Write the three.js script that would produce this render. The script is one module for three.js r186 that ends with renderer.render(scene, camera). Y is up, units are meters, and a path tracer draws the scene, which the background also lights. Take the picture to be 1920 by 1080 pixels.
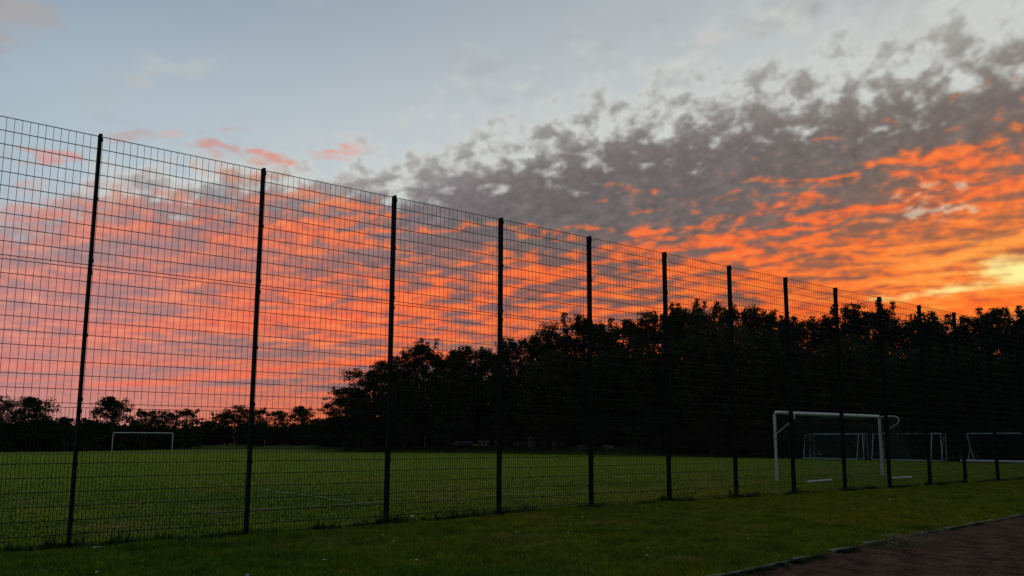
import * as THREE from 'three';
import { mergeGeometries } from 'three/addons/utils/BufferGeometryUtils.js';

// ---------------------------------------------------------------- camera, exposure
const scene = new THREE.Scene();
const renderer = new THREE.WebGLRenderer({ antialias: true });
renderer.toneMapping = THREE.LinearToneMapping;
renderer.toneMappingExposure = 1;
renderer.shadowMap.enabled = true;
const EYE = 1.585;
const camera = new THREE.PerspectiveCamera(38.69, 1920 / 1080, 0.1, 8000);
camera.position.set(0, EYE, 0);
camera.rotation.set(0.1403, 0, 0.0047, 'XYZ');
camera.setViewOffset(1920, 1080, 0, -65.4, 1920, 1080);     // the photograph is cropped from above the lens axis
scene.add(camera);

// ---------------------------------------------------------------- small tools
let seedState = 1;
const seed = (n) => { seedState = (n * 2654435761) >>> 0; };
const rnd = () => { seedState = (seedState + 0x6d2b79f5) | 0; let t = Math.imul(seedState ^ (seedState >>> 15), 1 | seedState); t = (t + Math.imul(t ^ (t >>> 7), 61 | t)) ^ t; return ((t ^ (t >>> 14)) >>> 0) / 4294967296; };
const rr = (a, b) => a + (b - a) * rnd();
const clamp = (x, a = 0, b = 1) => Math.min(b, Math.max(a, x));
const sst = (a, b, x) => { const t = clamp((x - a) / (b - a)); return t * t * (3 - 2 * t); };
const mix = (a, b, t) => a + (b - a) * t;
seed(77);
const PERM = new Uint8Array(512);
{ const p = [...Array(256).keys()]; for (let i = 255; i > 0; i--) { const j = Math.floor(rnd() * (i + 1)); [p[i], p[j]] = [p[j], p[i]]; } for (let i = 0; i < 512; i++) PERM[i] = p[i & 255]; }
const GX = new Float32Array(256), GY = new Float32Array(256);
for (let i = 0; i < 256; i++) { GX[i] = Math.cos(i * 2.399963) * 1.5; GY[i] = Math.sin(i * 2.399963) * 1.5; }
function noise(x, y) {                                        // gradient noise, about -1..1
  const xi = Math.floor(x), yi = Math.floor(y), fx = x - xi, fy = y - yi, X = xi & 255, Y = yi & 255;
  const u = fx * fx * fx * (fx * (fx * 6 - 15) + 10), v = fy * fy * fy * (fy * (fy * 6 - 15) + 10);
  const a = PERM[X + PERM[Y]], b = PERM[((X + 1) & 255) + PERM[Y]], c = PERM[X + PERM[(Y + 1) & 255]], d = PERM[((X + 1) & 255) + PERM[(Y + 1) & 255]];
  const n0 = GX[a] * fx + GY[a] * fy, n1 = GX[b] * (fx - 1) + GY[b] * fy, n2 = GX[c] * fx + GY[c] * (fy - 1), n3 = GX[d] * (fx - 1) + GY[d] * (fy - 1);
  return mix(mix(n0, n1, u), mix(n2, n3, u), v);
}
function fbm(x, y, f, oct, gain = 0.5, cut = 1e9) {            // octaves finer than cut are left out
  let s = 0, w = 1, n = 0;
  for (let i = 0; i < oct; i++) {
    const k = 1 - sst(cut * 0.5, cut, f);
    if (k <= 0) break;
    s += w * k * noise(x * f + i * 17.3, y * f - i * 9.7); n += w; w *= gain; f *= 2.03;
  }
  return s / Math.max(n, 0.6);
}
const lin = (c) => c.map((v) => { v /= 255; return v <= 0.04045 ? v / 12.92 : Math.pow((v + 0.055) / 1.055, 2.4); });

// ---------------------------------------------------------------- sky: a sheet of cloud lit from below by a sun low at 31 degrees to the right
const SUN_AZ = 31.4, D2R = Math.PI / 180;
const ramp = (stops) => (x) => {                               // colour along a list of [x, [r, g, b]] of sRGB values
  if (x <= stops[0][0]) return stops[0][1];
  for (let i = 1; i < stops.length; i++) if (x <= stops[i][0]) { const t = (x - stops[i - 1][0]) / (stops[i][0] - stops[i - 1][0]); return stops[i - 1][1].map((v, k) => mix(v, stops[i][1][k], t)); }
  return stops[stops.length - 1][1];
};
// all by the angle (degrees) away from the sun's azimuth
const clearHigh = ramp([[0, [186, 190, 191]], [20, [172, 180, 185]], [40, [155, 168, 180]], [62, [136, 154, 174]], [100, [104, 121, 146]], [180, [76, 88, 112]]]);
const clearLow = ramp([[0, [216, 216, 208]], [20, [208, 212, 210]], [40, [196, 204, 207]], [62, [176, 192, 202]], [100, [118, 131, 152]], [180, [76, 84, 106]]]);
const greyCloud = ramp([[0, [116, 106, 102]], [30, [109, 102, 103]], [45, [132, 124, 130]], [62, [150, 143, 150]], [110, [92, 92, 106]], [180, [56, 60, 76]]]);
const litCloud = ramp([[0, [255, 124, 44]], [14, [255, 108, 48]], [30, [254, 106, 56]], [46, [251, 112, 74]], [56, [242, 118, 92]], [66, [224, 126, 112]], [100, [120, 98, 104]], [180, [60, 60, 74]]]);
const dimCloud = ramp([[0, [188, 106, 70]], [14, [150, 99, 84]], [30, [138, 102, 99]], [46, [164, 120, 118]], [56, [182, 132, 132]], [66, [188, 138, 138]], [100, [108, 98, 108]], [180, [58, 60, 76]]]);
const lowHaze = ramp([[0, [255, 138, 24]], [20, [255, 122, 34]], [40, [246, 112, 62]], [48, [236, 118, 82]], [56, [208, 138, 124]], [66, [182, 146, 146]], [100, [108, 98, 110]], [180, [52, 54, 68]]]);
const blobs = [   // the loose small clouds above the sheet: azimuth, elevation, radii, colour, strength
  [-32.8, 24.6, 3.0, 1.7, [170, 164, 162], 0.9], [-34.6, 22.2, 1.8, 2.2, [168, 164, 166], 0.8], [-24.2, 23.4, 3.2, 0.8, [186, 192, 192], 0.7], [-26.2, 22.4, 2.2, 0.6, [188, 188, 186], 0.6], [-27.5, 21.0, 1.6, 1.0, [178, 186, 186], 0.55],
  [-26.4, 18.6, 2.6, 0.75, [188, 168, 168], 0.8], [-24.0, 19.2, 1.4, 0.5, [206, 176, 172], 0.7], [-20.4, 18.9, 1.9, 0.6, [206, 150, 142], 1], [-17.6, 18.6, 1.8, 0.7, [222, 136, 122], 1], [-12.4, 19.7, 1.5, 0.5, [228, 158, 146], 0.9], [-13.0, 18.9, 1.4, 0.4, [226, 164, 152], 0.7],
  [-30.6, 16.9, 1.8, 0.7, [216, 150, 146], 0.9], [15.5, 26.8, 3.0, 0.5, [204, 200, 197], 0.6],
];
function skyColor(az, el) {                                    // degrees
  let da = Math.abs(az - SUN_AZ) % 360; if (da > 180) da = 360 - da;
  const E = Math.max(el, 0.7) * D2R, A = az * D2R, k = 1 / Math.tan(E), X = Math.sin(A) * k, Z = Math.cos(A) * k;
  const s = X * 0.854 - Z * 0.52, t = X * 0.52 + Z * 0.854, cut = 0.5 / (0.0016 / (Math.sin(E) * Math.sin(E)) + 0.002);
  const hi = sst(13, 40, el), cl = clearLow(da), ch = clearHigh(da);
  let c = [0, 1, 2].map((i) => mix(cl[i], ch[i], sst(0, 0.8, hi)) * mix(1, 0.97, sst(30, 90, el)));
  // thin veil and small clouds in the clear part
  if (el > 8 && el < 75) {
    const veil = fbm(X + 9, Z * 0.6 + 3, 3.4, 5, 0.58, cut), near = sst(40, 2, da) * sst(0.9, 2.1, t);
    const v = sst(-0.05, 0.6, veil - 0.22 + near * 0.42) * 0.75, sh = clamp(0.5 + 1.2 * fbm(X, Z, 7, 4, 0.5, cut));
    const vc = da < 50 ? [mix(212, 160, sh), mix(212, 161, sh), mix(206, 161, sh)] : [mix(180, 172, sh), mix(190, 176, sh), mix(196, 182, sh)];
    c = c.map((q, i) => mix(q, vc[i], v));
    const wx = 1.6 * noise(X * 6, Z * 6) + 0.8 * noise(X * 15, Z * 15), wy = 0.9 * noise(X * 6 + 40, Z * 6) + 0.4 * noise(X * 15, Z * 15 + 7);
    for (const [ba, be, ra, re, bc, st] of blobs) {
      const dx = (az - ba + wx) / ra, dy = (el - be - dx * ra * 0.1 + wy * 0.8) / re, r2 = dx * dx + dy * dy;
      if (r2 > 4) continue;
      const m = sst(0.12, 0.9, Math.exp(-r2 * 1.2) + 0.5 * fbm(X + ba, Z, 6, 4, 0.6, cut) - 0.12) * st * 0.85;
      c = c.map((q, i) => mix(q, bc[i], m));
    }
  }
  // the sheet
  const w1 = fbm(X * 1 + 30, Z, 0.7, 3, 0.5, cut), wx = 0.16 * fbm(s, t, 3, 3, 0.5, cut), wt = 0.16 * fbm(s + 50, t, 3, 3, 0.5, cut);
  const S = s + wx, T = t + wt;
  const left = sst(-1.9, -3.0, s);                             // the sheet reaches nearer on its far left
  const edge = t + 0.16 * w1 + 0.42 * left * sst(0.9, 2.1, t);
  const PX = A * 3 + 0.009 * noise(A * 30, 20 * Math.log(k)), PZ = Math.log(k) * 1.5 + 0.25 * A + 0.009 * noise(A * 30 + 31, 20 * Math.log(k));
  const puff = fbm(PX + 7, PZ, 8, 6, 0.56, 150), fine = fbm(PX + 70, PZ, 19, 4, 0.62, 150), lump = Math.abs(fbm(PX + 3, PZ + 9, 9, 4, 0.55, 150));
  const cover = sst(1.95, 2.4, edge + 0.62 * puff + 0.05 * fine + 0.06 - 0.2 * lump * sst(2.5, 2.0, edge)) * sst(1.35, 2.1, edge);
  if (cover > 0.001) {
    const g = greyCloud(da), thick = sst(2.04, 2.72, edge + 0.85 * puff - 0.22 * lump + 0.36 * fine), light = da < 60 ? [207, 209, 205] : [184, 190, 196];
    const tone = g.map((v, i) => mix([154, 155, 151][i] * mix(1, v / 127, sst(52, 64, da)), v, sst(1.9, 2.75, edge)));
    let q = tone.map((v, i) => mix(light[i], v * (1 + 0.16 * puff + 0.16 * fine), thick));
    // light from below, in ripples that run along the sheet
    const big = fbm(S * 0.5 + 3, T * 0.9, 0.8, 3, 0.5, cut), rip = fbm(S * 0.58 + 0.12 * w1 + 12, T * 0.85, 4.3, 6, 0.7, cut * 2), wide = fbm(s * 0.3 + 5, t, 0.9, 5, 0.7, cut * 1.3), far = sst(4, 9, t);
    const onset = t + 0.62 * sst(-1.3, 0.1, s) + 0.95 * sst(-1.85, -2.5, s) + 0.9 * sst(-2.6, -3.6, s) - 0.25;
    const mild = sst(38, 52, da), n = (1.05 - 0.25 * mild) * mix(rip, 0.25 * rip + wide, far) + (0.26 + 0.3 * mild) * big + 0.42 * fine + 0.16 * puff;
    const lift = mix(mix(-0.42, 0.11, sst(2.45, 3.9, onset)), 0.18, sst(4.0, 6.2, onset)) + 0.22 * sst(24, 8, da) * sst(3.6, 5, t) + 0.16 * sst(0.6, 0, Math.hypot((az + 13) / 9, (el - 9) / 3.5) - 0.6) - 0.16 * sst(0.7, 0, Math.hypot((az + 4) / 6, (el - 13.5) / 2.5) - 0.5) - 0.06 * sst(50, 62, da);
    let L = sst(-0.1 - 0.22 * mild, 0.46 + 0.2 * mild, n + lift) * sst(2.2, 2.8, onset) * sst(120, 60, da);
    const red = 0.75 * sst(10.5, 15.5, el) * sst(40, 26, da), lc = litCloud(da).map((v, i) => mix(v, [250, 100, 58][i], red)), dc = dimCloud(da), relief = 1 + 0.3 * fine + 0.3 * rip;
    q = q.map((v, i) => mix(v, dc[i] * (1 + 0.16 * n), sst(3.0, 5.0, onset) * 0.92));
    L *= mix(0.97, 0.8, sst(46, 62, da)) * mix(1, 0.72, sst(14.5, 17, el) * sst(38, 44, da));
    q = q.map((v, i) => mix(v, Math.min(255, lc[i] * (i ? relief : 1)), L));
    // pale torn gaps on the side of the sun, and the bright gap before it
    const gapN = fbm(PX * 0.8 + 26.3, PZ + 8.4, 9, 5, 0.64, 150);
    const ga = Math.exp(-(((az - 28.4) / 3.4) ** 2) - (((el - 14.7) / 1.1) ** 2)), gw = sst(0.2, 0.6, gapN * 1.2 + 0.5 * fine + ga * 0.32) * sst(0.05, 0.5, ga) * 0.85;
    q = q.map((v, i) => mix(v, [220, 208, 188][i], gw * 0.75));
    const gx = az - 32.6, ge = el - 10.2, glow = Math.exp(-((gx / 3.0) ** 2) - ((ge / 0.85) ** 2)), halo = Math.exp(-((gx / 9) ** 2) - (((ge - 0.5) / 2.0) ** 2));
    q = q.map((v, i) => mix(v, [255, 190, 100][i], halo * sst(-0.5, 0.35, rip + 0.4 * gapN) * 0.62));
    const arm = Math.exp(-(((gx + 6) / 5) ** 2) - (((ge + 0.75 - 0.06 * gx) / 0.34) ** 2));
    const y = sst(0.1, 1.0, glow * 1.1 + arm * 0.66 + 0.55 * gapN + 0.4 * rip + 0.25 * fine - 0.04) * sst(0.02, 0.3, glow + arm);
    q = q.map((v, i) => mix(v, [255, 242, 158][i], y));
    c = c.map((v, i) => mix(v, q[i], cover));
  }
  // haze down at the horizon
  const h = sst(3.4, 0.4, el), hz = lowHaze(da), band = fbm(az * 0.08, el * 0.9, 1, 3);
  c = c.map((v, i) => mix(v, hz[i] * (1 + 0.1 * band), h * 0.8));
  return c;
}
{
  const W = 4096, H = 2048, data = new Float32Array(W * H * 4);
  for (let j = 0; j < H; j++) {
    const el = ((j + 0.5) / H - 0.5) * 180;
    for (let i = 0; i < W; i++) {
      const o = (j * W + i) * 4; data[o + 3] = 1;
      if (el < -0.6) { data[o] = 0.03; data[o + 1] = 0.03; data[o + 2] = 0.03; continue; }
      const th = ((i + 0.5) / W - 0.5) * 2 * Math.PI, az = Math.atan2(Math.cos(th), -Math.sin(th)) / D2R;
      const inView = az > -50 && az < 50 && el < 40;
      if (!inView && (i & 3 || j & 3)) { const i0 = i & ~3, o2 = ((j & ~3) * W + i0) * 4; if ((j & 3) || (i & 3)) { if (data[o2]) { data[o] = data[o2]; data[o + 1] = data[o2 + 1]; data[o + 2] = data[o2 + 2]; continue; } } }
      const c = lin(skyColor(az, Math.max(el, 0)));
      data[o] = c[0]; data[o + 1] = c[1]; data[o + 2] = c[2];
    }
  }
  const tex = new THREE.DataTexture(data, W, H, THREE.RGBAFormat, THREE.FloatType);
  tex.mapping = THREE.EquirectangularReflectionMapping; tex.magFilter = THREE.LinearFilter; tex.minFilter = THREE.LinearFilter; tex.needsUpdate = true;
  scene.background = tex; scene.environment = tex;
}
const sun = new THREE.DirectionalLight(0xffb070, 0.06);         // below the cloud and behind the wood: hardly anything of it is left
{ const e = 1.5 * D2R, a = SUN_AZ * D2R; sun.position.set(Math.sin(a) * Math.cos(e) * 200, Math.sin(e) * 200, -Math.cos(a) * Math.cos(e) * 200); }
sun.castShadow = true; sun.shadow.radius = 20; sun.shadow.mapSize.set(2048, 2048);
Object.assign(sun.shadow.camera, { left: -150, right: 150, top: 150, bottom: -150, near: 1, far: 600 });
scene.add(sun, sun.target);

// ---------------------------------------------------------------- the place: A runs along the fence from its first post in view, N away from it over the pitch
const TURN = 0.6571, CA = Math.cos(TURN), SA = Math.sin(TURN), FX = -6.25, FZ = 11.913;
const W2 = (A, N) => [FX + A * CA - N * SA, -(FZ + A * SA + N * CA)];
const AN = (x, z) => { const dx = x - FX, dz = -z - FZ; return [dx * CA + dz * SA, -dx * SA + dz * CA]; };
const kerbN = (A) => -7.57 + 0.0865 * A - 0.0004 * Math.max(0, A - 10) ** 2;
const EDGE = [[-90, 104], [10, 109], [19, 111], [27, 118], [36, 135], [47, 144], [52, 132], [50, 93], [49, 79], [52, 74], [57.5, 66], [57.5, 12], [57.5, -60]];
function beyondEdge(A, N) {                                    // metres past the rim of the mown pitch, negative on it
  let d = 1e9;
  for (let i = 0; i < EDGE.length - 1; i++) {
    const [ax, ay] = EDGE[i], [bx, by] = EDGE[i + 1], ux = bx - ax, uy = by - ay, k = clamp(((A - ax) * ux + (N - ay) * uy) / (ux * ux + uy * uy));
    d = Math.min(d, Math.hypot(A - ax - ux * k, N - ay - uy * k));
  }
  let inside = false; const poly = [...EDGE, [-90, -60]];
  for (let i = 0, j = poly.length - 1; i < poly.length; j = i++) { const [xi, yi] = poly[i], [xj, yj] = poly[j]; if ((yi > N) !== (yj > N) && A < ((xj - xi) * (N - yi)) / (yj - yi) + xi) inside = !inside; }
  return inside ? -d : d;
}
function height(x, z) {
  const [A, N] = AN(x, z), far = Math.hypot(x, z);
  let y = 0.1 * sst(0, 12, A) - 0.0055 * Math.max(0, Math.min(N, 160) - 18);
  if (far < 400 && N > -60) { const d = beyondEdge(A, N); if (d > 0) y += 0.85 * sst(0.5, 5, d) * sst(38, 52, N) * sst(40, 52, A); }
  if (far < 60) y += 0.012 * fbm(x, z, 0.9, 3) - 0.05 * sst(0.0, 0.35, kerbN(A) - N);
  return y;
}
const at = (A, N, up = 0) => { const [x, z] = W2(A, N); return [x, height(x, z) + up, z]; };

// ---------------------------------------------------------------- things
const used = new Map();
function numbered(name) { const n = used.get(name) || 0; used.set(name, n + 1); return n ? `${name}_${String(n).padStart(3, '0')}` : name; }
function tag(o, label, category, group) { o.userData.label = label; o.userData.category = category; if (group) o.userData.group = group; return o; }
function thing(name, label, category, pos = [0, 0, 0], turn = 0, group) {
  const o = new THREE.Group(); o.name = numbered(name); o.position.set(...pos); o.rotation.y = turn; scene.add(o);
  return tag(o, label, category, group);
}
function part(name, geo, mat, parent) { const m = new THREE.Mesh(geo, mat); m.name = name; m.castShadow = m.receiveShadow = true; parent.add(m); return m; }
const box = (w, h, d, x = 0, y = 0, z = 0) => new THREE.BoxGeometry(w, h, d).translate(x, y, z);
function bar(p, q, r, n = 8, r2 = r) {                         // a round bar between two points
  const a = new THREE.Vector3(...p), b = new THREE.Vector3(...q), d = b.clone().sub(a);
  const g = new THREE.CylinderGeometry(r2, r, d.length(), n, 1, n < 5);
  g.applyQuaternion(new THREE.Quaternion().setFromUnitVectors(new THREE.Vector3(0, 1, 0), d.normalize()));
  return g.translate((p[0] + q[0]) / 2, (p[1] + q[1]) / 2, (p[2] + q[2]) / 2);
}
const tube = (pts, r, seg = 24) => new THREE.TubeGeometry(new THREE.CatmullRomCurve3(pts.map((p) => new THREE.Vector3(...p)), false, 'centripetal'), seg, r, 8);
const std = (rgb, roughness = 0.8, more = {}) => { const m = new THREE.MeshPhysicalMaterial({ roughness, ...more }); m.color.setRGB(...rgb); return m; };

// ---------------------------------------------------------------- materials
function noiseTex(size, fn, srgb = false) {                    // fn(u, v) of a torus -> [r, g, b] 0..1
  const d = new Uint8Array(size * size * 4);
  for (let j = 0; j < size; j++) for (let i = 0; i < size; i++) { const c = fn(i / size, j / size), o = (j * size + i) * 4; for (let k = 0; k < 3; k++) d[o + k] = clamp(c[k]) * 255; d[o + 3] = 255; }
  const t = new THREE.DataTexture(d, size, size); t.wrapS = t.wrapT = THREE.RepeatWrapping; t.magFilter = THREE.LinearFilter; t.minFilter = THREE.LinearMipmapLinearFilter; t.generateMipmaps = true; t.needsUpdate = true;
  if (srgb) t.colorSpace = THREE.SRGBColorSpace;
  return t;
}
const wrapNoise = (u, v, f, oct) => {                          // seamless over 0..1: blend of shifted copies
  const n = (a, b) => fbm(a, b, f, oct, 0.6), wu = u, wv = v;
  return (n(u, v) * (1 - wu) * (1 - wv) + n(u - 1, v) * wu * (1 - wv) + n(u, v - 1) * (1 - wu) * wv + n(u - 1, v - 1) * wu * wv) / Math.sqrt((wu * wu + (1 - wu) ** 2) * (wv * wv + (1 - wv) ** 2));
};
const enc = (x) => { x = clamp(x); return x <= 0.0031308 ? x * 12.92 : 1.055 * Math.pow(x, 1 / 2.4) - 0.055; };
const turfMap = noiseTex(1024, (u, v) => {
  const f = wrapNoise(u, v, 90, 3), m = wrapNoise(u + 3, v, 14, 4), k = 1 + 0.9 * f + 0.35 * m, y = clamp(0.5 + 1.3 * wrapNoise(u, v + 5, 9, 4));
  return [enc(0.5 * k * mix(0.72, 1.22, y)), enc(0.5 * k * mix(0.95, 1.04, y)), enc(0.5 * k * mix(1.1, 0.85, y))];
}, true);
const turfBump = noiseTex(1024, (u, v) => { const x = 0.5 + 0.55 * wrapNoise(u, v, 90, 3) + 0.3 * wrapNoise(u, v, 20, 3); return [x, x, x]; });
const cinderMap = noiseTex(1024, (u, v) => {
  const f = wrapNoise(u, v, 70, 4), m = wrapNoise(u + 8, v, 10, 5), k = 1 + 1.3 * f + 1.3 * m;
  return [enc(0.5 * k), enc(0.5 * k * (1 - 0.1 * m)), enc(0.5 * k)];
}, true);
const M = {
  turf: new THREE.MeshPhysicalMaterial({ specularIntensity: 0.12, vertexColors: true, map: turfMap, bumpMap: turfBump, bumpScale: 0.03, roughness: 0.95 }),
  cinder: new THREE.MeshPhysicalMaterial({ specularIntensity: 0.05, color: new THREE.Color().setRGB(0.16, 0.086, 0.058), map: cinderMap, bumpMap: cinderMap, bumpScale: 0.03, roughness: 0.95 }),
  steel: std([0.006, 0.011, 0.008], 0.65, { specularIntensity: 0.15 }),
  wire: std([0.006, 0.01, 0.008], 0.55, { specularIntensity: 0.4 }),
  white: std([0.72, 0.7, 0.61], 0.45, { specularIntensity: 0.5 }),
  whiteWorn: std([0.4, 0.41, 0.37], 0.6, { specularIntensity: 0.5 }),
  net: std([0.05, 0.16, 0.09], 0.8),
  bark: std([0.06, 0.048, 0.036], 0.95),
  leaf: std([0.036, 0.052, 0.018], 0.75, { side: THREE.DoubleSide, specularIntensity: 0.08 }),
  leafWarm: std([0.056, 0.06, 0.018], 0.75, { side: THREE.DoubleSide, specularIntensity: 0.08 }),
  leafDark: std([0.032, 0.044, 0.016], 0.8, { side: THREE.DoubleSide, specularIntensity: 0.08 }),
  blade: std([1, 1, 1], 0.8, { side: THREE.DoubleSide, specularIntensity: 0.15 }),
  stone: std([0.27, 0.26, 0.2], 0.9, { map: noiseTex(256, (u, v) => { const x = 0.8 + 0.35 * wrapNoise(u, v, 16, 4); return [x, x, x * 0.97]; }, true) }),
  chalk: std([0.24, 0.26, 0.15], 0.95),
  wood: std([0.45, 0.3, 0.29], 0.7),
  board: std([0.34, 0.42, 0.38], 0.6),
  rust: std([0.16, 0.11, 0.09], 0.7),
  paper: std([0.7, 0.7, 0.68], 0.8),
  petal: std([0.6, 0.6, 0.56], 0.7, { side: THREE.DoubleSide }),
};

// ---------------------------------------------------------------- ground: one sheet out past the horizon
const GREEN = (x, z) => {                                      // base colour of the turf, patchy
  const [A, N] = AN(x, z), p = fbm(x + 40, z, 0.16, 4, 0.55), q = fbm(x, z + 90, 0.7, 4, 0.6), far = sst(0, 25, N), dry = clamp(0.3 + 1.0 * p + 0.6 * q + 0.55 * sst(5, 12, A));
  const lush = [0.024, 0.06, 0.003], olive = [0.12, 0.104, 0.005], field = [0.096, 0.128, 0.006];
  let c = lush.map((v, i) => mix(v, olive[i], dry * 0.85));
  c = c.map((v, i) => mix(v, field[i], 0.25 + 0.5 * far));
  const tuftShade = sst(0.02, 0.42, fbm(x - 30, z + 12, 1.5, 4, 0.65)) * 0.62 * (1 - 0.75 * far);  // dark splotches painted into the turf colour as shade among uneven tufts
  c = [mix(c[0], 0.018, tuftShade), mix(c[1], 0.042, tuftShade), mix(c[2], 0.005, tuftShade)];
  const bare = sst(0.12, 0.5, fbm(x + 5, z - 60, 0.42, 4, 0.6)) * 0.5 * (1 - far);
  c = [mix(c[0], 0.13, bare), mix(c[1], 0.096, bare), mix(c[2], 0.024, bare)];
  const d = Math.hypot(x, z) < 400 ? beyondEdge(A, N) : 50, rough = sst(0.2, 2.5, d);
  return c.map((v, i) => mix(v, [0.045, 0.05, 0.018][i], rough * 0.8));
};
{
  const n = 420, pos = [], col = [], uv = [], idx = [], axis = (u, far, near) => Math.sign(u) * (near * Math.abs(u) + (far - near) * Math.abs(u) ** 7);
  for (let j = 0; j <= n; j++) for (let i = 0; i <= n; i++) {
    const x = axis((i / n) * 2 - 1, 3500, 62), z = -18 + axis((j / n) * 2 - 1, 3500, 62);
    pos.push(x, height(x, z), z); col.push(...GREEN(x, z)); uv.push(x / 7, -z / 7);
    if (i < n && j < n) { const a = j * (n + 1) + i; idx.push(a, a + n + 1, a + 1, a + 1, a + n + 1, a + n + 2); }
  }
  const g = new THREE.BufferGeometry();
  g.setAttribute('position', new THREE.Float32BufferAttribute(pos, 3)); g.setAttribute('color', new THREE.Float32BufferAttribute(col, 3)); g.setAttribute('uv', new THREE.Float32BufferAttribute(uv, 2)); g.setIndex(idx); g.computeVertexNormals();
  part('ground', g, M.turf, scene).userData.kind = 'structure';
  M.turf.color.setRGB(2.3, 2.3, 2.0);
}
function strip(name, A0, A1, edge0, edge1, lift, mat, step = 0.5, scale = 5) {   // a sheet that follows the ground
  const pos = [], uv = [], idx = [], nA = Math.ceil((A1 - A0) / step), nN = 14;
  for (let i = 0; i <= nA; i++) for (let j = 0; j <= nN; j++) {
    const A = mix(A0, A1, i / nA), N = mix(edge0(A), edge1(A), j / nN), [x, y, z] = at(A, N, lift); pos.push(x, y, z); uv.push(A / scale, N / scale);
    if (i < nA && j < nN) { const a = i * (nN + 1) + j; idx.push(a, a + nN + 1, a + 1, a + 1, a + nN + 1, a + nN + 2); }
  }
  const g = new THREE.BufferGeometry();
  g.setAttribute('position', new THREE.Float32BufferAttribute(pos, 3)); g.setAttribute('uv', new THREE.Float32BufferAttribute(uv, 2)); g.setIndex(idx); g.computeVertexNormals();
  const m = part(name, g, mat, scene); m.userData.kind = 'structure'; return m;
}
strip('running_track', -20, 60, (A) => kerbN(A) - 9, (A) => kerbN(A) - 0.03, 0.012, M.cinder, 0.4, 3.2);

// ---------------------------------------------------------------- kerb of edging stones between grass and track
{
  const [x0, y0, z0] = at(12, kerbN(12)), k = thing('track_kerb', 'low worn row of grey edging stones between grass and cinder track', 'kerb', [x0, y0, z0], TURN);
  seed(5);
  const geos = [0, 1, 2].map((v) => { const g = new THREE.BoxGeometry(0.985, 0.16, 0.055, 8, 1, 1), p = g.attributes.position; for (let i = 0; i < p.count; i++) { const e = p.getX(i) * 3 + v * 7; p.setY(i, p.getY(i) + 0.009 * noise(e, v + 0.5)); p.setZ(i, p.getZ(i) + 0.005 * noise(e, v + 9.5)); } g.computeVertexNormals(); return g; });
  for (let A = 1; A < 34; A += 1) {
    const [x, y, z] = at(A + 0.5, kerbN(A + 0.5)), m = part('edge_stone', geos[Math.floor(rnd() * 3)], M.stone, k), v = k.worldToLocal(new THREE.Vector3(x, y, z));
    k.updateMatrixWorld(); m.position.copy(k.worldToLocal(new THREE.Vector3(x, y - 0.042 + rr(-0.012, 0.012), z))); m.rotation.set(rr(-0.05, 0.05), Math.atan(0.0865 - 0.0008 * Math.max(0, A - 10)) + rr(-0.01, 0.01), rr(-0.008, 0.008));
  }
}

// ---------------------------------------------------------------- the ball-stop fence
const POSTS = [-2.53, 0, 2.535, 5.07, 7.585, 10.075, 12.575, 15.08, 17.585, 20.12, 22.645, 25.23, 27.75, 30.35, 32.95, 35.5, 38.05];
{
  const [fx, fz] = W2(0, 0), f = thing('wire_fence', 'tall dark green fence of steel posts and welded wire mesh before the pitch', 'fence', [fx, 0, fz], TURN);
  const shell = new THREE.Shape(); { const w = 0.021, d = 0.061, r = 0.006; shell.moveTo(-w + r, -d); shell.lineTo(w - r, -d); shell.lineTo(w, -d + r); shell.lineTo(w, d - r); shell.lineTo(w - r, d); shell.lineTo(-w + r, d); shell.lineTo(-w, d - r); shell.lineTo(-w, -d + r); shell.closePath(); }
  const postGeo = new THREE.ExtrudeGeometry(shell, { depth: 6.55, bevelEnabled: false }).rotateX(-Math.PI / 2).translate(0, -0.45, 0);
  const capGeo = new THREE.BoxGeometry(0.048, 0.014, 0.13).translate(0, 6.107, 0);
  const clampGeo = mergeGeometries([box(0.062, 0.055, 0.012), new THREE.CylinderGeometry(0.009, 0.009, 0.012, 8).rotateX(Math.PI / 2).translate(0, 0, 0.011)]);
  const wire = (len, r) => new THREE.CylinderGeometry(r, r, len, 5, 1, true);
  const STEP = 0.1978;
  const mesh = (pitch) => {
    const g = [], n = Math.round(2.46 / pitch);
    for (let i = 0; i <= n; i++) g.push(wire(10 * STEP + 0.034, 0.0034).translate(-1.235 + (i * 2.47) / n, 5 * STEP - 0.013, 0));
    for (let i = 0; i <= 10; i++) for (const s of [-1, 1]) g.push(wire(2.5, 0.0045).rotateZ(Math.PI / 2).translate(0, i * STEP, s * 0.007));
    return mergeGeometries(g);
  };
  const wide = mesh(0.1), dense = mesh(0.05);
  POSTS.forEach((t, i) => {
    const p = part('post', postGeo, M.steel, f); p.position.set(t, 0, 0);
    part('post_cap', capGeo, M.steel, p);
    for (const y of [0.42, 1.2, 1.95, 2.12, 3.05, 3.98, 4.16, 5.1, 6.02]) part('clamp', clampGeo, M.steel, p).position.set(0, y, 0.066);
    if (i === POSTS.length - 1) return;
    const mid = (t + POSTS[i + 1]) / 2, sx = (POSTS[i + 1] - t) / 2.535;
    for (const [y, g] of [[4.094, wide], [2.062, wide], [0.022, dense]]) { const m = part('mesh_panel', g, M.wire, f); m.position.set(mid, y, 0.045); m.scale.x = sx; }
  });
}

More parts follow.
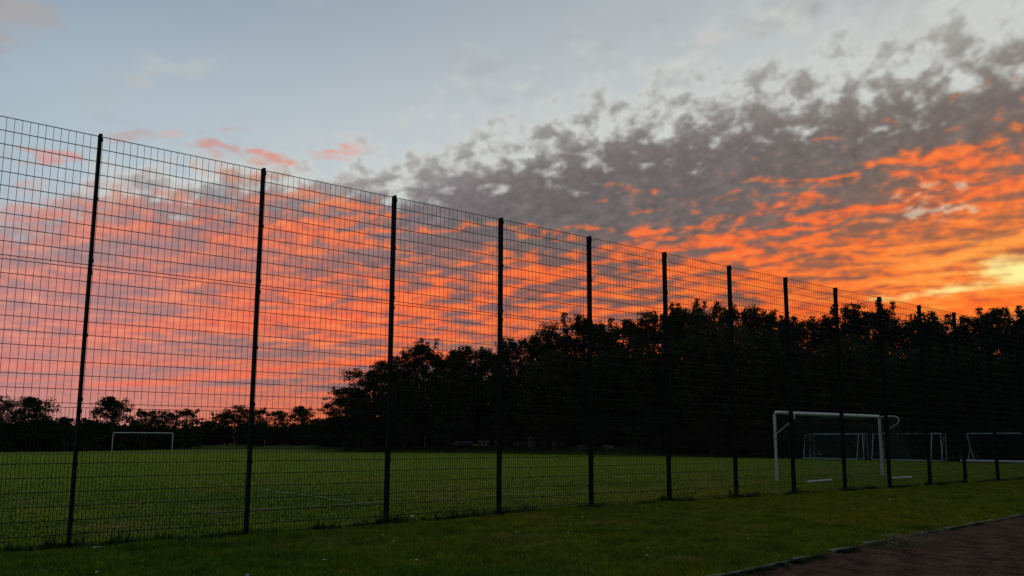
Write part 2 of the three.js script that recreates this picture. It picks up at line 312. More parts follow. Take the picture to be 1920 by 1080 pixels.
// ---------------------------------------------------------------- full-size goals (mouth towards local -z, net behind at +z)
function netMesh(fn, nu, nv, r) {                              // threads of a net over a surface fn(u, v)
  const g = [];
  const run = (p, q) => { const d = new THREE.Vector3(...q).sub(new THREE.Vector3(...p)); if (d.length() > 1e-4) g.push(bar(p, q, r, 3)); };
  for (let i = 0; i <= nu; i++) for (let j = 0; j < nv; j++) run(fn(i / nu, j / nv), fn(i / nu, (j + 1) / nv));
  for (let j = 0; j <= nv; j++) for (let i = 0; i < nu; i++) run(fn(i / nu, j / nv), fn((i + 1) / nu, j / nv));
  return mergeGeometries(g);
}
function bigGoal(label, A, N, near) {
  const g = thing('football_goal', label, 'goal', at(A, N), TURN);
  const H = 2.44, W = 3.66;
  const profile = (len) => { const s = new THREE.Shape(); s.absellipse(0, 0, 0.045, 0.054, 0, Math.PI * 2); return new THREE.ExtrudeGeometry(s, { depth: len, bevelEnabled: false, curveSegments: 8 }); };
  for (const s of [-1, 1]) part('goal_post', profile(H + 0.06).rotateX(-Math.PI / 2).translate(s * (W + 0.06), -0.06, 0), M.white, g);
  part('crossbar', profile(2 * W + 0.02).rotateY(Math.PI / 2).translate(-W - 0.01, H + 0.06, 0), M.white, g);
  for (const s of [-1, 1]) {
    const x = s * (W + 0.06);
    if (near) part('net_stanchion', tube([[x, H + 0.05, 0.05], [x, H + 0.05, 0.62], [x, H + 0.0, 0.78], [x, H - 0.1, 0.85], [x, H - 0.24, 0.78], [x, H - 0.42, 0.5], [x, H - 0.72, 0.06]], 0.02), M.white, g);
    else part('net_stanchion', bar([x, H - 0.06, 0.03], [x - s * 0.28, H - 0.42, -0.02], 0.025), M.white, g);
  }
  if (near) {
    const fn = (u, v) => { const x = -W + 2 * W * u, sag = Math.sin(Math.PI * u) * 0.18 + 0.06 * Math.sin(u * 23), k = v * 3.2; if (k < 0.8) return [x, H - sag * k * 0.9, k]; const d = (k - 0.8) / 2.4; return [x, H - sag * 0.8 - 0.08 - (H - sag - 0.1) * d, 0.8 + 0.75 * d + 0.1 * Math.sin(d * 5 + u * 9)]; };
    const net = part('goal_net', netMesh(fn, 56, 26, 0.0022), M.net, g);
    net.userData.kind = 'stuff';
    for (const s of [-1, 1]) { const side = (u, v) => [s * W, mix(0.04, H - 0.05, v) - 0.04 * Math.sin(u * 3.1), u * mix(1.5, 0.8, v)]; part('side_net', netMesh(side, 11, 20, 0.0022), M.net, g).userData.kind = 'stuff'; }
  }
  return g;
}
bigGoal('large white football goal with curved net stanchions just behind the fence on the right', 27.68, 4.94, true);
bigGoal('far white football goal standing alone at the left end of the pitch', 26.0, 103, false);
{ // the ground frame of the net lies loose in front of it
  const b1 = thing('ground_bar', 'white pipe lying in the grass near left foot of the large goal', 'bar', at(24.55, 3.6, 0.05), TURN + 0.18, 'loose white pipes on the grass');
  part('pipe', bar([-1.1, 0, 0], [1.1, 0, 0], 0.035, 10), M.white, b1); part('sleeve', bar([-0.34, 0, 0], [-0.22, 0, 0], 0.043, 10), M.whiteWorn, b1);
  const b2 = thing('ground_bar', 'shorter white pipe lying in the grass near right foot of the large goal', 'bar', at(29.55, 3.2, 0.05), TURN + 0.07, 'loose white pipes on the grass');
  part('pipe', bar([-0.95, 0, 0], [0.95, 0, 0], 0.035, 10), M.white, b2); part('sleeve', bar([-0.1, 0, 0], [0.02, 0, 0], 0.043, 10), M.whiteWorn, b2);
}
// ---------------------------------------------------------------- small portable goals along the right rim of the pitch; local x along the rim, backs to the pitch (-A)
function smallGoal(label, A, N0, N1, top, foot, mat = M.white) {
  const g = thing('portable_goal', label, 'goal', at(A, (N0 + N1) / 2), TURN, 'small portable goals parked beside the pitch');
  const h = 2.02, L = Math.abs(N1 - N0) / 2, r = 0.045;        // local -z is +N, local x is +A
  const p = [];
  for (const s of [-1, 1]) part('goal_post', bar([0, 0, s * L], [0, h, s * L], r, 10), mat, g);
  part('crossbar', bar([0, h, -L - r], [0, h, L + r], r, 10), mat, g);
  for (const s of [-1, 1]) { part('top_stay', bar([0, h - 0.02, s * L], [-top, h - 0.02, s * L], 0.03), mat, g); part('rear_leg', bar([-top, h - 0.02, s * L], [-foot, 0.03, s * L], 0.03), mat, g); part('ground_rail', bar([0, 0.035, s * L], [-foot, 0.035, s * L], 0.03), mat, g); }
  part('rear_rail', bar([-foot, 0.035, -L], [-foot, 0.035, L], 0.03), mat, g);
  const net = (u, v) => [v < 0.25 ? -top * v * 4 : mix(-top, -foot, (v - 0.25) / 0.75), v < 0.25 ? h - 0.03 - 0.1 * Math.sin(Math.PI * u) * v * 4 : (h - 0.13) * (1 - (v - 0.25) / 0.75) + 0.04, mix(-L, L, u)];
  part('goal_net', netMesh(net, 34, 16, 0.0022), M.net, g).userData.kind = 'stuff';
  return g;
}
smallGoal('small portable goal framed by the mouth of the large goal, front one of two nested', 60.5, 22.1, 26.85, 0.62, 1.05);
smallGoal('small portable goal nested behind the one in the large goal mouth', 60.95, 22.0, 26.75, 0.3, 0.75, M.whiteWorn);
smallGoal('small portable goal right of the large goal, front one of two nested', 60.5, 15.98, 20.47, 1.35, 1.75);
smallGoal('small portable goal nested behind the one right of the large goal', 60.95, 15.85, 20.3, 0.3, 0.75, M.whiteWorn);
{ // the one at the right edge leans over its brace
  const g = thing('leaning_goal', 'portable goal with slanting post and brace at the right edge of picture', 'goal', at(61.6, 14.2), TURN), h = 2.02;
  part('goal_post', bar([0, 0, 0], [-0.35, h, -0.25], 0.045, 10), M.whiteWorn, g); part('crossbar', bar([-0.35, h, -0.28], [-0.9, h, 5.4], 0.045, 10), M.whiteWorn, g);
  part('goal_post', bar([-0.4, 0, 5.4], [-0.9, h, 5.4], 0.045, 10), M.whiteWorn, g); part('brace', bar([-0.2, 1.1, -0.12], [-0.75, 0.05, -0.1], 0.028), M.whiteWorn, g);
}
{
  const g = thing('lying_goal', 'white goal frame lying on the ground at right with thick front bar and short upright', 'goal', at(59.6, 10.3), TURN);
  part('crossbar', bar([0, 0.09, -3.95], [0, 0.09, 4], 0.085, 12), M.white, g); part('upright', bar([0.02, 0.05, -3.9], [0.05, 0.8, -4.0], 0.03), M.rust, g); part('upright', bar([0.02, 0.05, 3.9], [0.05, 0.8, 4.0], 0.03), M.rust, g);
  for (const s of [-1, 1]) part('goal_post', bar([0, 0.07, s * 3.9], [1.9, 0.07, s * 3.9], 0.05, 10), M.white, g);
}

// ---------------------------------------------------------------- faded chalk lines
{
  const line = (name, a0, n0, a1, n1, w) => {
    const pos = [], idx = [], len = Math.hypot(a1 - a0, n1 - n0), k = Math.ceil(len / 0.35), ux = (a1 - a0) / len, uy = (n1 - n0) / len; let c = 0;
    for (let i = 0; i < k; i++) {
      const e = noise(i * 0.31 + a0, n0 + n1); if (e > 0.22 || rnd() < 0.1) continue;
      const ww = w * (0.35 + 0.65 * rnd()) / 2;
      for (const [q, s] of [[i, -1], [i, 1], [i + 1, -1], [i + 1, 1]]) { const d = (q / k) * len + (q > i ? rr(-0.06, 0) : rr(0, 0.06)); pos.push(...at(a0 + ux * d - uy * s * ww, n0 + uy * d + ux * s * ww, 0.034)); }
      idx.push(c, c + 1, c + 2, c + 1, c + 3, c + 2); c += 4;
    }
    const g = new THREE.BufferGeometry(); g.setAttribute('position', new THREE.Float32BufferAttribute(pos, 3)); g.setIndex(idx); g.computeVertexNormals();
    const m = part(name, g, M.chalk, scene); m.userData.kind = 'structure';
  };
  seed(21);
  line('pitch_line', -6, 4.3, 22, 4.1, 0.1); line('pitch_line_001', 33, 1.4, 57, 1.3, 0.1); line('pitch_line_002', 6.9, 4.3, 6.6, 20, 0.1);
}

// ---------------------------------------------------------------- foliage
function leafGeo(centres, leafLen, leafWid, per, spread, up = 0.3) {     // clumps of folded leaves
  const n = centres.length * per, pos = new Float32Array(n * 12), nor = new Float32Array(n * 12), idx = new Uint32Array(n * 6);
  let v = 0, k = 0;
  const d = new THREE.Vector3(), s = new THREE.Vector3(), nn = new THREE.Vector3();
  for (const [cx, cy, cz, cr = 1] of centres) for (let i = 0; i < per; i++) {
    const a = rnd() * 6.283, b = Math.acos(2 * rnd() - 1), r = spread * cr * Math.pow(rnd(), 0.45);
    const x = cx + r * Math.sin(b) * Math.cos(a), y = cy + r * 0.72 * Math.cos(b), z = cz + r * Math.sin(b) * Math.sin(a);
    d.set(rr(-1, 1), rr(-0.7, 0.5), rr(-1, 1)).normalize(); nn.set(rr(-1, 1), rr(-0.2, 1) + up, rr(-1, 1)).normalize(); s.crossVectors(d, nn).normalize(); nn.crossVectors(s, d);
    const L = leafLen * rr(0.65, 1.25), Wd = leafWid * rr(0.7, 1.2), f = v * 3;
    pos.set([x, y, z, x + d.x * L * 0.5 + s.x * Wd, y + d.y * L * 0.5 + s.y * Wd, z + d.z * L * 0.5 + s.z * Wd, x + d.x * L, y + d.y * L - 0.15 * L, z + d.z * L, x + d.x * L * 0.5 - s.x * Wd, y + d.y * L * 0.5 - s.y * Wd, z + d.z * L * 0.5 - s.z * Wd], f);
    for (let q = 0; q < 4; q++) nor.set([nn.x, nn.y, nn.z], f + q * 3);
    idx.set([v, v + 1, v + 2, v, v + 2, v + 3], k); v += 4; k += 6;
  }
  const g = new THREE.BufferGeometry(); g.setAttribute('position', new THREE.BufferAttribute(pos, 3)); g.setAttribute('normal', new THREE.BufferAttribute(nor, 3)); g.setIndex(new THREE.BufferAttribute(idx, 1));
  return g;
}
function treeProto(o) {       // h, w, lobes, twigs, per, leaf, low (where the crown begins), shoots, pointed
  seed(o.seed);
  const wood = [], clumps = [], trunkTop = o.h * 0.72, lean = [rr(-0.3, 0.3), rr(-0.3, 0.3)];
  const trunkAt = (y) => [lean[0] * (y / o.h) * 2 + 0.1 * Math.sin(y * 0.9), y, lean[1] * (y / o.h) * 2];
  const R = 0.018 * o.h + 0.03;
  for (let i = 0; i < 6; i++) wood.push(bar(trunkAt((trunkTop * i) / 6 - (i ? 0 : 0.3)), trunkAt((trunkTop * (i + 1)) / 6), R * (1 - i / 7.5), 7, R * (1 - (i + 1) / 7.5)));
  for (let i = 0; i < o.lobes; i++) {
    const v = (i + 0.5) / o.lobes, yy = o.h * mix(o.low, 0.9, Math.pow(v, 0.85)), env = Math.sqrt(Math.max(0.05, 1 - Math.pow((yy / o.h - (o.low + 0.36)) / (1.02 - o.low - 0.3), 2))) * (o.pointed ? mix(1.15, 0.55, v) : 1);
    const a = i * 2.4 + rr(-0.5, 0.5), rad = (o.w / 2) * env * rr(0.38, 0.8), lr = Math.min(o.w, o.h) * rr(0.13, 0.22);
    const base = trunkAt(Math.min(trunkTop, Math.max(o.h * o.low * 0.8, yy - rad * 0.9 - o.h * 0.06))), c = [base[0] + Math.cos(a) * rad, yy, base[2] + Math.sin(a) * rad];
    const mid = [mix(base[0], c[0], 0.5), mix(base[1], c[1], 0.42), mix(base[2], c[2], 0.5)];
    wood.push(bar(base, mid, R * 0.4, 5, R * 0.28), bar(mid, c, R * 0.28, 5, R * 0.12));
    for (let j = 0; j < o.twigs; j++) {
      const b = rnd() * 6.283, e = Math.asin(rr(-0.75, 1)), q = lr * rr(0.55, 1.25), t = [c[0] + Math.cos(b) * Math.cos(e) * q, Math.min(o.h, c[1] + Math.sin(e) * q * 0.85), c[2] + Math.sin(b) * Math.cos(e) * q];
      wood.push(bar(c, t, R * 0.1, 3, R * 0.04)); clumps.push([...t, rr(0.6, 1.2)]);
    }
  }
  for (let i = 0; i < o.shoots; i++) {                          // loose twigs that stand out of the outline
    const a = rnd() * 6.283, r = (o.w / 2) * rr(0.05, 0.72), y = o.h * rr(0.76, 0.88), p = [Math.cos(a) * r, y, Math.sin(a) * r], q = [p[0] + rr(-0.5, 0.5), Math.min(o.h, y + o.h * rr(0.06, 0.14)), p[2] + rr(-0.5, 0.5)];
    wood.push(bar(trunkAt(Math.min(trunkTop, p[1] - 0.12 * o.h)), p, 0.035, 4, 0.03), bar(p, q, 0.03, 3, 0.012)); for (let k = 0; k < 3; k++) clumps.push([mix(p[0], q[0], 0.5 + k * 0.25), mix(p[1], q[1], 0.5 + k * 0.25), mix(p[2], q[2], 0.5 + k * 0.25), rr(0.35, 0.6)]);
  }
  return { h: o.h, w: o.w, wood: mergeGeometries(wood), leaves: leafGeo(clumps, o.leaf, o.leaf * 0.34, o.per, o.spread) };
}
const tall = [0, 1, 2, 3].map((i) => treeProto({ seed: 100 + i, h: 14, w: 6.4, lobes: 19 + i, twigs: 17, per: 46, leaf: 0.22, spread: 0.62, low: 0.2, shoots: 6 + 2 * i, pointed: i === 2 }));
const round = [0, 1, 2].map((i) => treeProto({ seed: 200 + i, h: 10, w: 7.6, lobes: 26, twigs: 15, per: 40, leaf: 0.24, spread: 0.7, low: 0.08, shoots: 2 }));
const small = [0, 1, 2, 3].map((i) => treeProto({ seed: 300 + i, h: 7.2, w: 5.2, lobes: 19 - 2 * i, twigs: 11 - i, per: 32, leaf: 0.24, spread: 0.5, low: 0.06, shoots: 7 + i, pointed: i > 0 }));
const filler = [0, 1].map((i) => treeProto({ seed: 500 + i, h: 10, w: 7.6, lobes: 22, twigs: 10, per: 24, leaf: 0.38, spread: 0.8, low: 0.06, shoots: 2 }));
const shrub = [0, 1].map((i) => treeProto({ seed: 400 + i, h: 3, w: 4.6, lobes: 14, twigs: 12, per: 18, leaf: 0.28, spread: 0.5, low: 0.02, shoots: 4 }));
const woodGeo = new Map();
function tree(name, label, category, proto, [x, z, h, w], turn, leafMat, group) {
  const t = thing(name, label, category, [x, height(x, z) - 0.05, z], turn, group);
  t.scale.set(w / proto.w, h / proto.h, w / proto.w);
  part('trunk', proto.wood, M.bark, t); part('crown', proto.leaves, leafMat, t);
  return t;
}
const LEFT = [
  [-68.9, -111.4, 7.5, 4.9, 'dark tree at the left edge of picture, its top left of the first fence post', 0], [-67.0, -116.5, 7.9, 5.5, 'dark tree with spiky top, second from the left edge of the picture', 1], [-61.3, -114.0, 5.0, 3.4, 'low dark tree just left of the first fence post', 2], [-60.9, -118.6, 5.0, 3.2, 'low dark tree just right of the first fence post', 2],
  [-62.1, -129.1, 8.6, 6.4, 'tallest tree of the far left row, standing behind the far goal', 1], [-61.3, -137.8, 6.8, 4.7, 'loose tree above the crossbar of the far goal', 3], [-60.5, -143.7, 6.8, 4.5, 'dense round tree above the right post of the far goal', 0], [-59.8, -152.2, 7.4, 5.9, 'open-crowned tree with bare gaps just right of the far goal', 3],
  [-60.4, -164.9, 5.0, 4.3, 'lowest dark tree in the gap well left of the second fence post', 2], [-59.1, -168.9, 6.6, 4.8, 'thin loose tree left of the second fence post', 3], [-54.8, -166.4, 7.9, 6.1, 'dark spreading tree just left of the second fence post', 0], [-52.2, -172.1, 7.6, 4.9, 'thin see-through tree just right of the second fence post', 3],
  [-46.9, -165.8, 7.2, 4.7, 'round far tree right of the second fence post', 2], [-37.7, -149.6, 7.2, 5.1, 'bushy far tree in the gap before the wood begins', 1], [-31.1, -133.9, 4.6, 3.1, 'low shrubby tree at foot of the wood on its left end', 2],
];
seed(9);
for (const [x, z, h, w, label, v] of LEFT) tree('field_tree', label, 'tree', v ? small[v] : round[1], [x, z, h, w * 1.32], rnd() * 6.28, M.leafDark, 'far trees left of the wood');
const ORD = ['first', 'second', 'third', 'fourth', 'fifth', 'sixth', 'seventh', 'eighth', 'ninth', 'tenth', 'eleventh', 'twelfth', 'thirteenth', 'fourteenth'];
const TALL = [
  [-24.0, -119.2, 9.2, 5.6, 'open tree at the left end of the wood, sky showing through its crown', 3], [-19.2, -113.3, 11.8, 6.8, 'dark tree just left of the third fence post', 0], [-16.2, -115.9, 13.1, 6.0, 'dark tree whose top stands right behind the third fence post', 1], [-11.9, -111.6, 14.6, 5.4, 'dark tree with a pointed top right of the third fence post', 2], [-8.7, -116.0, 13.9, 6.0, 'dark tree halfway between third and fourth fence posts', 0], [-5.7, -109.7, 13.7, 6.3, 'dark tree with ragged top left of the fourth fence post', 1], [-2.6, -115.2, 13.7, 5.4, 'tree with thin twigs close left of the fourth fence post', 3],
  [1.8, -108.1, 15.4, 7.0, 'broad tree just right of the fourth fence post', 0], [5.4, -110.1, 15.3, 5.2, 'tree with sky gaps halfway between fourth and fifth fence posts', 3], [8.0, -102.6, 17.0, 5.9, 'high leafy tree just left of the fifth fence post', 1], [10.9, -103.5, 16.6, 5.4, 'tree just right of the fifth fence post', 0], [13.0, -96.5, 15.4, 5.5, 'round dense tree between fifth and sixth fence posts', 1], [16.2, -95.2, 16.4, 5.4, 'dense tree close left of the sixth fence post', 0], [18.3, -90.4, 16.0, 3.8, 'narrow tree just right of the sixth fence post', 2],
  [20.5, -92.8, 16.6, 3.4, 'small-topped tree between sixth and seventh fence posts', 3], [21.5, -86.2, 16.2, 3.8, 'slender tree close left of the seventh fence post', 1], [24.1, -82.2, 16.0, 5.1, 'dense flat-topped tree right of the seventh fence post', 0], [27.0, -83.8, 14.6, 3.3, 'low thin tree close left of the eighth fence post', 3], [27.7, -79.6, 13.4, 3.5, 'low tree just right of the eighth fence post', 1], [30.4, -79.5, 14.3, 3.3, 'bushy-topped tree close left of the ninth fence post', 0], [31.4, -75.3, 14.6, 3.9, 'tall leafy tree just right of the ninth fence post', 1],
  [34.2, -76.3, 14.3, 3.4, 'tree close left of the tenth fence post', 3], [34.9, -71.7, 13.2, 3.9, 'tree between tenth and eleventh fence posts', 0], [38.1, -73.8, 13.1, 3.3, 'thin tree just right of the eleventh fence post', 2], [38.3, -69.7, 12.5, 3.3, 'tree close right of the twelfth fence post', 1], [41.4, -72.0, 12.0, 3.2, 'low tree close left of the thirteenth fence post', 0], [40.5, -67.4, 12.6, 3.0, 'twiggy tree with tall shoots between the last two posts in view', 3], [43.2, -68.7, 12.5, 3.2, 'twiggy tree at the right edge of picture', 2],
];
seed(10);
for (const [x, z, h, w, label, v] of TALL) tree('tall_tree', label, 'tree', tall[v], [x, z, h, Math.max(w, 4.6) * 1.42], rnd() * 6.28, M.leafDark, 'tall trees on the skyline of the wood');
const ROUND = [
  [-19.3, -110.7, 7.4, 5.8, 'rounded low tree at front of the wood left of the third post'], [-13.8, -106.5, 9.2, 6.4, 'rounded tree at front of the wood right of the third post'], [-7.5, -105.0, 10.1, 7.1, 'rounded tree at front of the wood left of the fourth post'], [-0.7, -104.0, 10.1, 6.8, 'rounded tree at front of the wood behind the fourth post'], [5.1, -97.7, 11.4, 7.6, 'greenish rounded tree at front of the wood left of the fifth post'],
  [10.1, -90.8, 11.0, 6.6, 'rounded tree at front of the wood right of the fifth post'], [15.1, -85.5, 11.8, 6.7, 'rounded tree at front of the wood behind the sixth post'], [19.6, -80.7, 13.3, 6.9, 'high olive rounded tree at front of the wood left of the seventh post'], [23.1, -75.6, 12.4, 6.1, 'high olive rounded tree at front of the wood right of the seventh post'], [26.2, -71.4, 10.0, 5.2, 'rounded tree at front of the wood right of the eighth post'],
  [29.0, -69.0, 10.5, 5.6, 'olive rounded tree at front of the wood right of the ninth post'], [30.6, -64.2, 8.7, 4.7, 'rounded tree at front of the wood above the large goal right post'], [33.5, -63.2, 9.0, 4.8, 'rounded tree at front of the wood between eleventh and twelfth posts'], [36.0, -61.8, 8.3, 4.5, 'rounded tree at front of the wood behind the thirteenth post'], [38.4, -60.6, 8.3, 4.4, 'rounded tree at front of the wood at right edge of picture'],
];
seed(11);
ROUND.forEach(([x, z, h, w, label], i) => tree('round_tree', label, 'tree', round[i % 3], [x, z, h, w * 1.12], rnd() * 6.28, label.includes('oliv') || label.includes('greenish') ? M.leafWarm : M.leaf, 'rounded trees along the front of the wood'));
// dim trees deeper in the wood, which close it, and the continuation of the wood to the right of the frame
seed(12);
for (let i = 0; i < 26; i++) { const k = i / 25, N = mix(82, -34, k), A = 68 + rr(0, 5), [x, z] = W2(A, N); tree('wood_tree', 'dark broadleaf tree deep inside the black mass of the wood', 'tree', filler[i % 2], [x, z, rr(8, 9.5), rr(6.6, 8)], rnd() * 6.28, M.leafDark, 'dark trees deep inside the wood'); }
for (let i = 0; i < 20; i++) { const N = mix(80, -20, i / 19), A = 79 + rr(-2, 3), [x, z] = W2(A, N); tree('wood_tree', 'dark broadleaf tree deep inside the black mass of the wood', 'tree', filler[i % 2], [x, z, rr(7, 8.5), rr(7, 8.5)], rnd() * 6.28, M.leafDark, 'dark trees deep inside the wood'); }
for (let i = 0; i < 12; i++) { const N = mix(-2, -40, i / 11), A = 66 + rr(0, 6), [x, z] = W2(A, N); tree('wood_tree', 'dark broadleaf tree deep inside the black mass of the wood', 'tree', filler[i % 2], [x, z, rr(11, 13), rr(5.5, 7)], rnd() * 6.28, M.leafDark, 'dark trees deep inside the wood'); }
for (const [x, z] of [[-13, -121], [-9, -120], [-4.5, -119.5], [0.5, -117]]) tree('wood_tree', 'dark broadleaf tree deep inside the black mass of the wood', 'tree', filler[1], [x, z, 9.5, 7.5], rnd() * 6.28, M.leafDark, 'dark trees deep inside the wood');
// undergrowth along the rim
seed(13);
const rim = [];
for (let i = 0; i < EDGE.length - 2; i++) { const [a0, n0] = EDGE[i], [a1, n1] = EDGE[i + 1], len = Math.hypot(a1 - a0, n1 - n0), ox = (n1 - n0) / len, oy = -(a1 - a0) / len; for (let d = 0; d < len; d += 3.0) { const off = rr(6.4, 8.4), s = beyondEdge(mix(a0, a1, d / len) + ox * 3, mix(n0, n1, d / len) + oy * 3) > 0 ? 1 : -1; rim.push([mix(a0, a1, d / len) + s * ox * off, mix(n0, n1, d / len) + s * oy * off]); } }
{ const H = [[-84, -112], [-71, -119], [-65.5, -128], [-64, -150], [-62, -172], [-47, -176], [-36, -156], [-27, -130], [-22.5, -121]];
  for (let i = 0; i < H.length - 1; i++) { const len = Math.hypot(H[i + 1][0] - H[i][0], H[i + 1][1] - H[i][1]); for (let d = 0; d < len; d += 2.6) rim.push(AN(mix(H[i][0], H[i + 1][0], d / len) + rr(-0.8, 0.8), mix(H[i][1], H[i + 1][1], d / len) + rr(-0.8, 0.8))); } }
for (const [A, N] of rim) {
  const [x, z] = W2(A, N), az = Math.atan2(x, -z) / D2R; if (az < -36 || az > 38 || z > -20) continue;
  const wood = az > -12.5, right = N < 32;
  tree('shrub', wood ? 'black leafy shrub in the undergrowth along the rim of the wood' : 'black leafy shrub in the hedge below the far left trees', 'shrub', shrub[Math.floor(rnd() * 2)], [x + (right ? 3 : 0), z, wood ? rr(3, 4.4) : rr(2.6, 4.5), rr(4.6, 6)], rnd() * 6.28, M.leafDark, wood ? 'shrubs along the rim of the wood' : 'hedge shrubs below the far left trees');
}

// ---------------------------------------------------------------- benches, rail posts and boards on the bank before the wood
function bench(label, x, z, w, y) {
  const b = thing('park_bench', label, 'bench', [x + w / 2, height(x + w / 2, z) + y, z], 0.25, 'dark benches on the bank before the wood');
  for (let i = 0; i < 2; i++) part('back_slat', box(w, 0.1, 0.035, 0, 0.62 + i * 0.17, -0.2), M.wood, b);
  for (let i = 0; i < 3; i++) part('seat_slat', box(w, 0.035, 0.12, 0, 0.45, -0.08 + i * 0.14), M.wood, b);
  for (const s of [-1, 1]) part('bench_leg', mergeGeometries([box(0.06, 0.46, 0.4, s * (w / 2 - 0.15), 0.2, 0.05), box(0.05, 0.4, 0.05, s * (w / 2 - 0.15), 0.64, -0.235)]), M.rust, b);
}
[[-8.28, -104.9, 3.5, 'long dark red bench on the bank left of the fourth fence post'], [-4.22, -104.4, 1.54, 'first short bench right of the long dark red bench'], [-2.14, -104.1, 1.54, 'dark bench whose middle is hidden by the fourth fence post'], [0.14, -102.1, 1.58, 'bench close left of the pale board'], [2.4, -99.0, 1.85, 'bench touching the right side of the pale board'], [4.7, -96.2, 1.4, 'lone dark bench halfway between fourth and fifth fence posts'], [7.37, -92.4, 1.2, 'low bench close left of the fifth fence post'], [10.0, -89.0, 1.1, 'low bench just right of the fifth fence post']]
  .forEach(([x, z, w, l], i) => bench(l, x, z, w, i > 5 ? -0.3 : -0.05));
{
  const s = thing('notice_board', 'pale narrow upright board beside a bench on the bank', 'sign', [2.19, height(2.19, -100) - 0.05, -100], 0.1);
  part('panel', box(0.38, 1.35, 0.05, 0, 0.95, 0), M.board, s); part('pole', bar([0.26, 0, 0], [0.26, 1.95, 0], 0.035), M.whiteWorn, s);
  const c = thing('marker_post', 'pale green flat post at the left foot of the wood', 'post', [-19.8, height(-19.8, -112), -112], 0.1);
  part('panel', box(0.3, 1.1, 0.08, 0, 0.55, 0), std([0.06, 0.15, 0.13], 0.6), c); part('pole', bar([0.24, 0, 0], [0.24, 1.1, 0], 0.03), M.whiteWorn, c);
  const r = thing('spectator_rail', 'thin grey spectator rail on posts along the bank behind the benches', 'railing', [-12, 0, -107], 0);
  const pts = [[-27, -124], [-24, -120], [-21.5, -116], [-19, -113.2], [-16.4, -111], [-13.8, -109], [-11.2, -107.2], [-8.9, -106.8], [-7.0, -106.8], [-5.0, -106.6], [-3.2, -106.2], [-2.2, -106], [0.6, -105], [3.2, -103], [5.4, -100], [8.3, -96], [10.6, -92.5], [13.2, -88.5]];
  pts.forEach(([x, z], i) => {
    const y = height(x, z), p = [x + 12, y, z + 107]; part('rail_post', bar([p[0], y - 0.2, p[2]], [p[0], y + (i % 4 === 2 ? 1.5 : 1.05), p[2]], 0.03, 6), i % 5 === 1 ? M.white : M.whiteWorn, r);
    if (i) { const [x0, z0] = pts[i - 1]; part('rail', bar([x0 + 12, height(x0, z0) + 1.02, z0 + 107], [p[0], y + 1.02, p[2]], 0.022, 6), M.rust, r); }
  });
  for (const [x, z, l] of [[-48.5, -140, 'short pale post at the field edge right of the far goal'], [-44.6, -150, 'short pale post at the field edge close left of the second fence post']]) { const p = thing('marker_post', l, 'post', [x, height(x, z), z]); part('pole', bar([0, -0.1, 0], [0, 1.3, 0], 0.06), M.whiteWorn, p); part('top', new THREE.SphereGeometry(0.07, 8, 6).translate(0, 1.3, 0), M.whiteWorn, p); }
}

// ---------------------------------------------------------------- grass: blades near the camera, weeds under the fence, straw by the kerb
function tuftGeo(n, h, w, r, lean) {
  const pos = [], idx = []; let v = 0;
  for (let i = 0; i < n; i++) {
    const a = rnd() * 6.283, q = r * Math.sqrt(rnd()), x = Math.cos(a) * q, z = Math.sin(a) * q, b = rnd() * 6.283, H = h * rr(0.55, 1.15), l = lean * H * rr(0.3, 1.4), wx = Math.cos(b) * w, wz = Math.sin(b) * w, lx = -Math.sin(b) * l, lz = Math.cos(b) * l;
    pos.push(x - wx, -0.01, z - wz, x + wx, -0.01, z + wz, x - wx * 0.7 + lx * 0.4, H * 0.6, z - wz * 0.7 + lz * 0.4, x + wx * 0.7 + lx * 0.4, H * 0.6, z + wz * 0.7 + lz * 0.4, x + lx, H, z + lz);
    idx.push(v, v + 1, v + 2, v + 1, v + 3, v + 2, v + 2, v + 3, v + 4); v += 5;
  }
  const g = new THREE.BufferGeometry(); g.setAttribute('position', new THREE.Float32BufferAttribute(pos, 3)); g.setIndex(idx); g.computeVertexNormals(); return g;
}
function scatter(name, label, geo, spots, color, category) {
  const im = new THREE.InstancedMesh(geo, M.blade, spots.length), m = new THREE.Matrix4(), q = new THREE.Quaternion(), Y = new THREE.Vector3(0, 1, 0), c = new THREE.Color();
  spots.forEach(([x, y, z, s, sy = s], i) => { q.setFromAxisAngle(Y, rnd() * 6.283); m.compose(new THREE.Vector3(x, y, z), q, new THREE.Vector3(s, sy, s)); im.setMatrixAt(i, m); const k = color(x, z); im.setColorAt(i, c.setRGB(k[0], k[1], k[2])); });
  im.name = name; im.userData.kind = 'stuff'; im.userData.label = label; im.userData.category = category; im.castShadow = im.receiveShadow = true; scene.add(im); return im;
}
seed(31);
const N0 = (x, z) => AN(x, z)[1] > 0.3;
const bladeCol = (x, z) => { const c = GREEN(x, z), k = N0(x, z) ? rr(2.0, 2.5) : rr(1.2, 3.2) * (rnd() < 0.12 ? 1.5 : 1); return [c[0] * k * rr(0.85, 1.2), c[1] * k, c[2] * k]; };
const inView = (x, z) => { const u = x / -z; return z < -6 && u > -0.68 && u < 0.68; };
{
  const spots = [];
  while (spots.length < 90000) { const A = rr(-4, 40), N = rr(-9, 0.2); if (N < kerbN(A) + 0.04) continue; const [x, z] = W2(A, N); if (!inView(x, z) || rnd() > 170 / (z * z) + 0.1) continue; const t = fbm(x, z, 1.3, 4, 0.6); spots.push([x, height(x, z), z, rr(0.75, 1.25), rr(0.45, 1.15) * (1 + 2.2 * Math.max(0, t)) * (1 - 0.7 * Math.max(0, -t))]); }
  scatter('verge_grass', 'short uneven grass between the fence and the track', tuftGeo(22, 0.06, 0.0035, 0.1, 0.7), spots, bladeCol, 'grass');
}
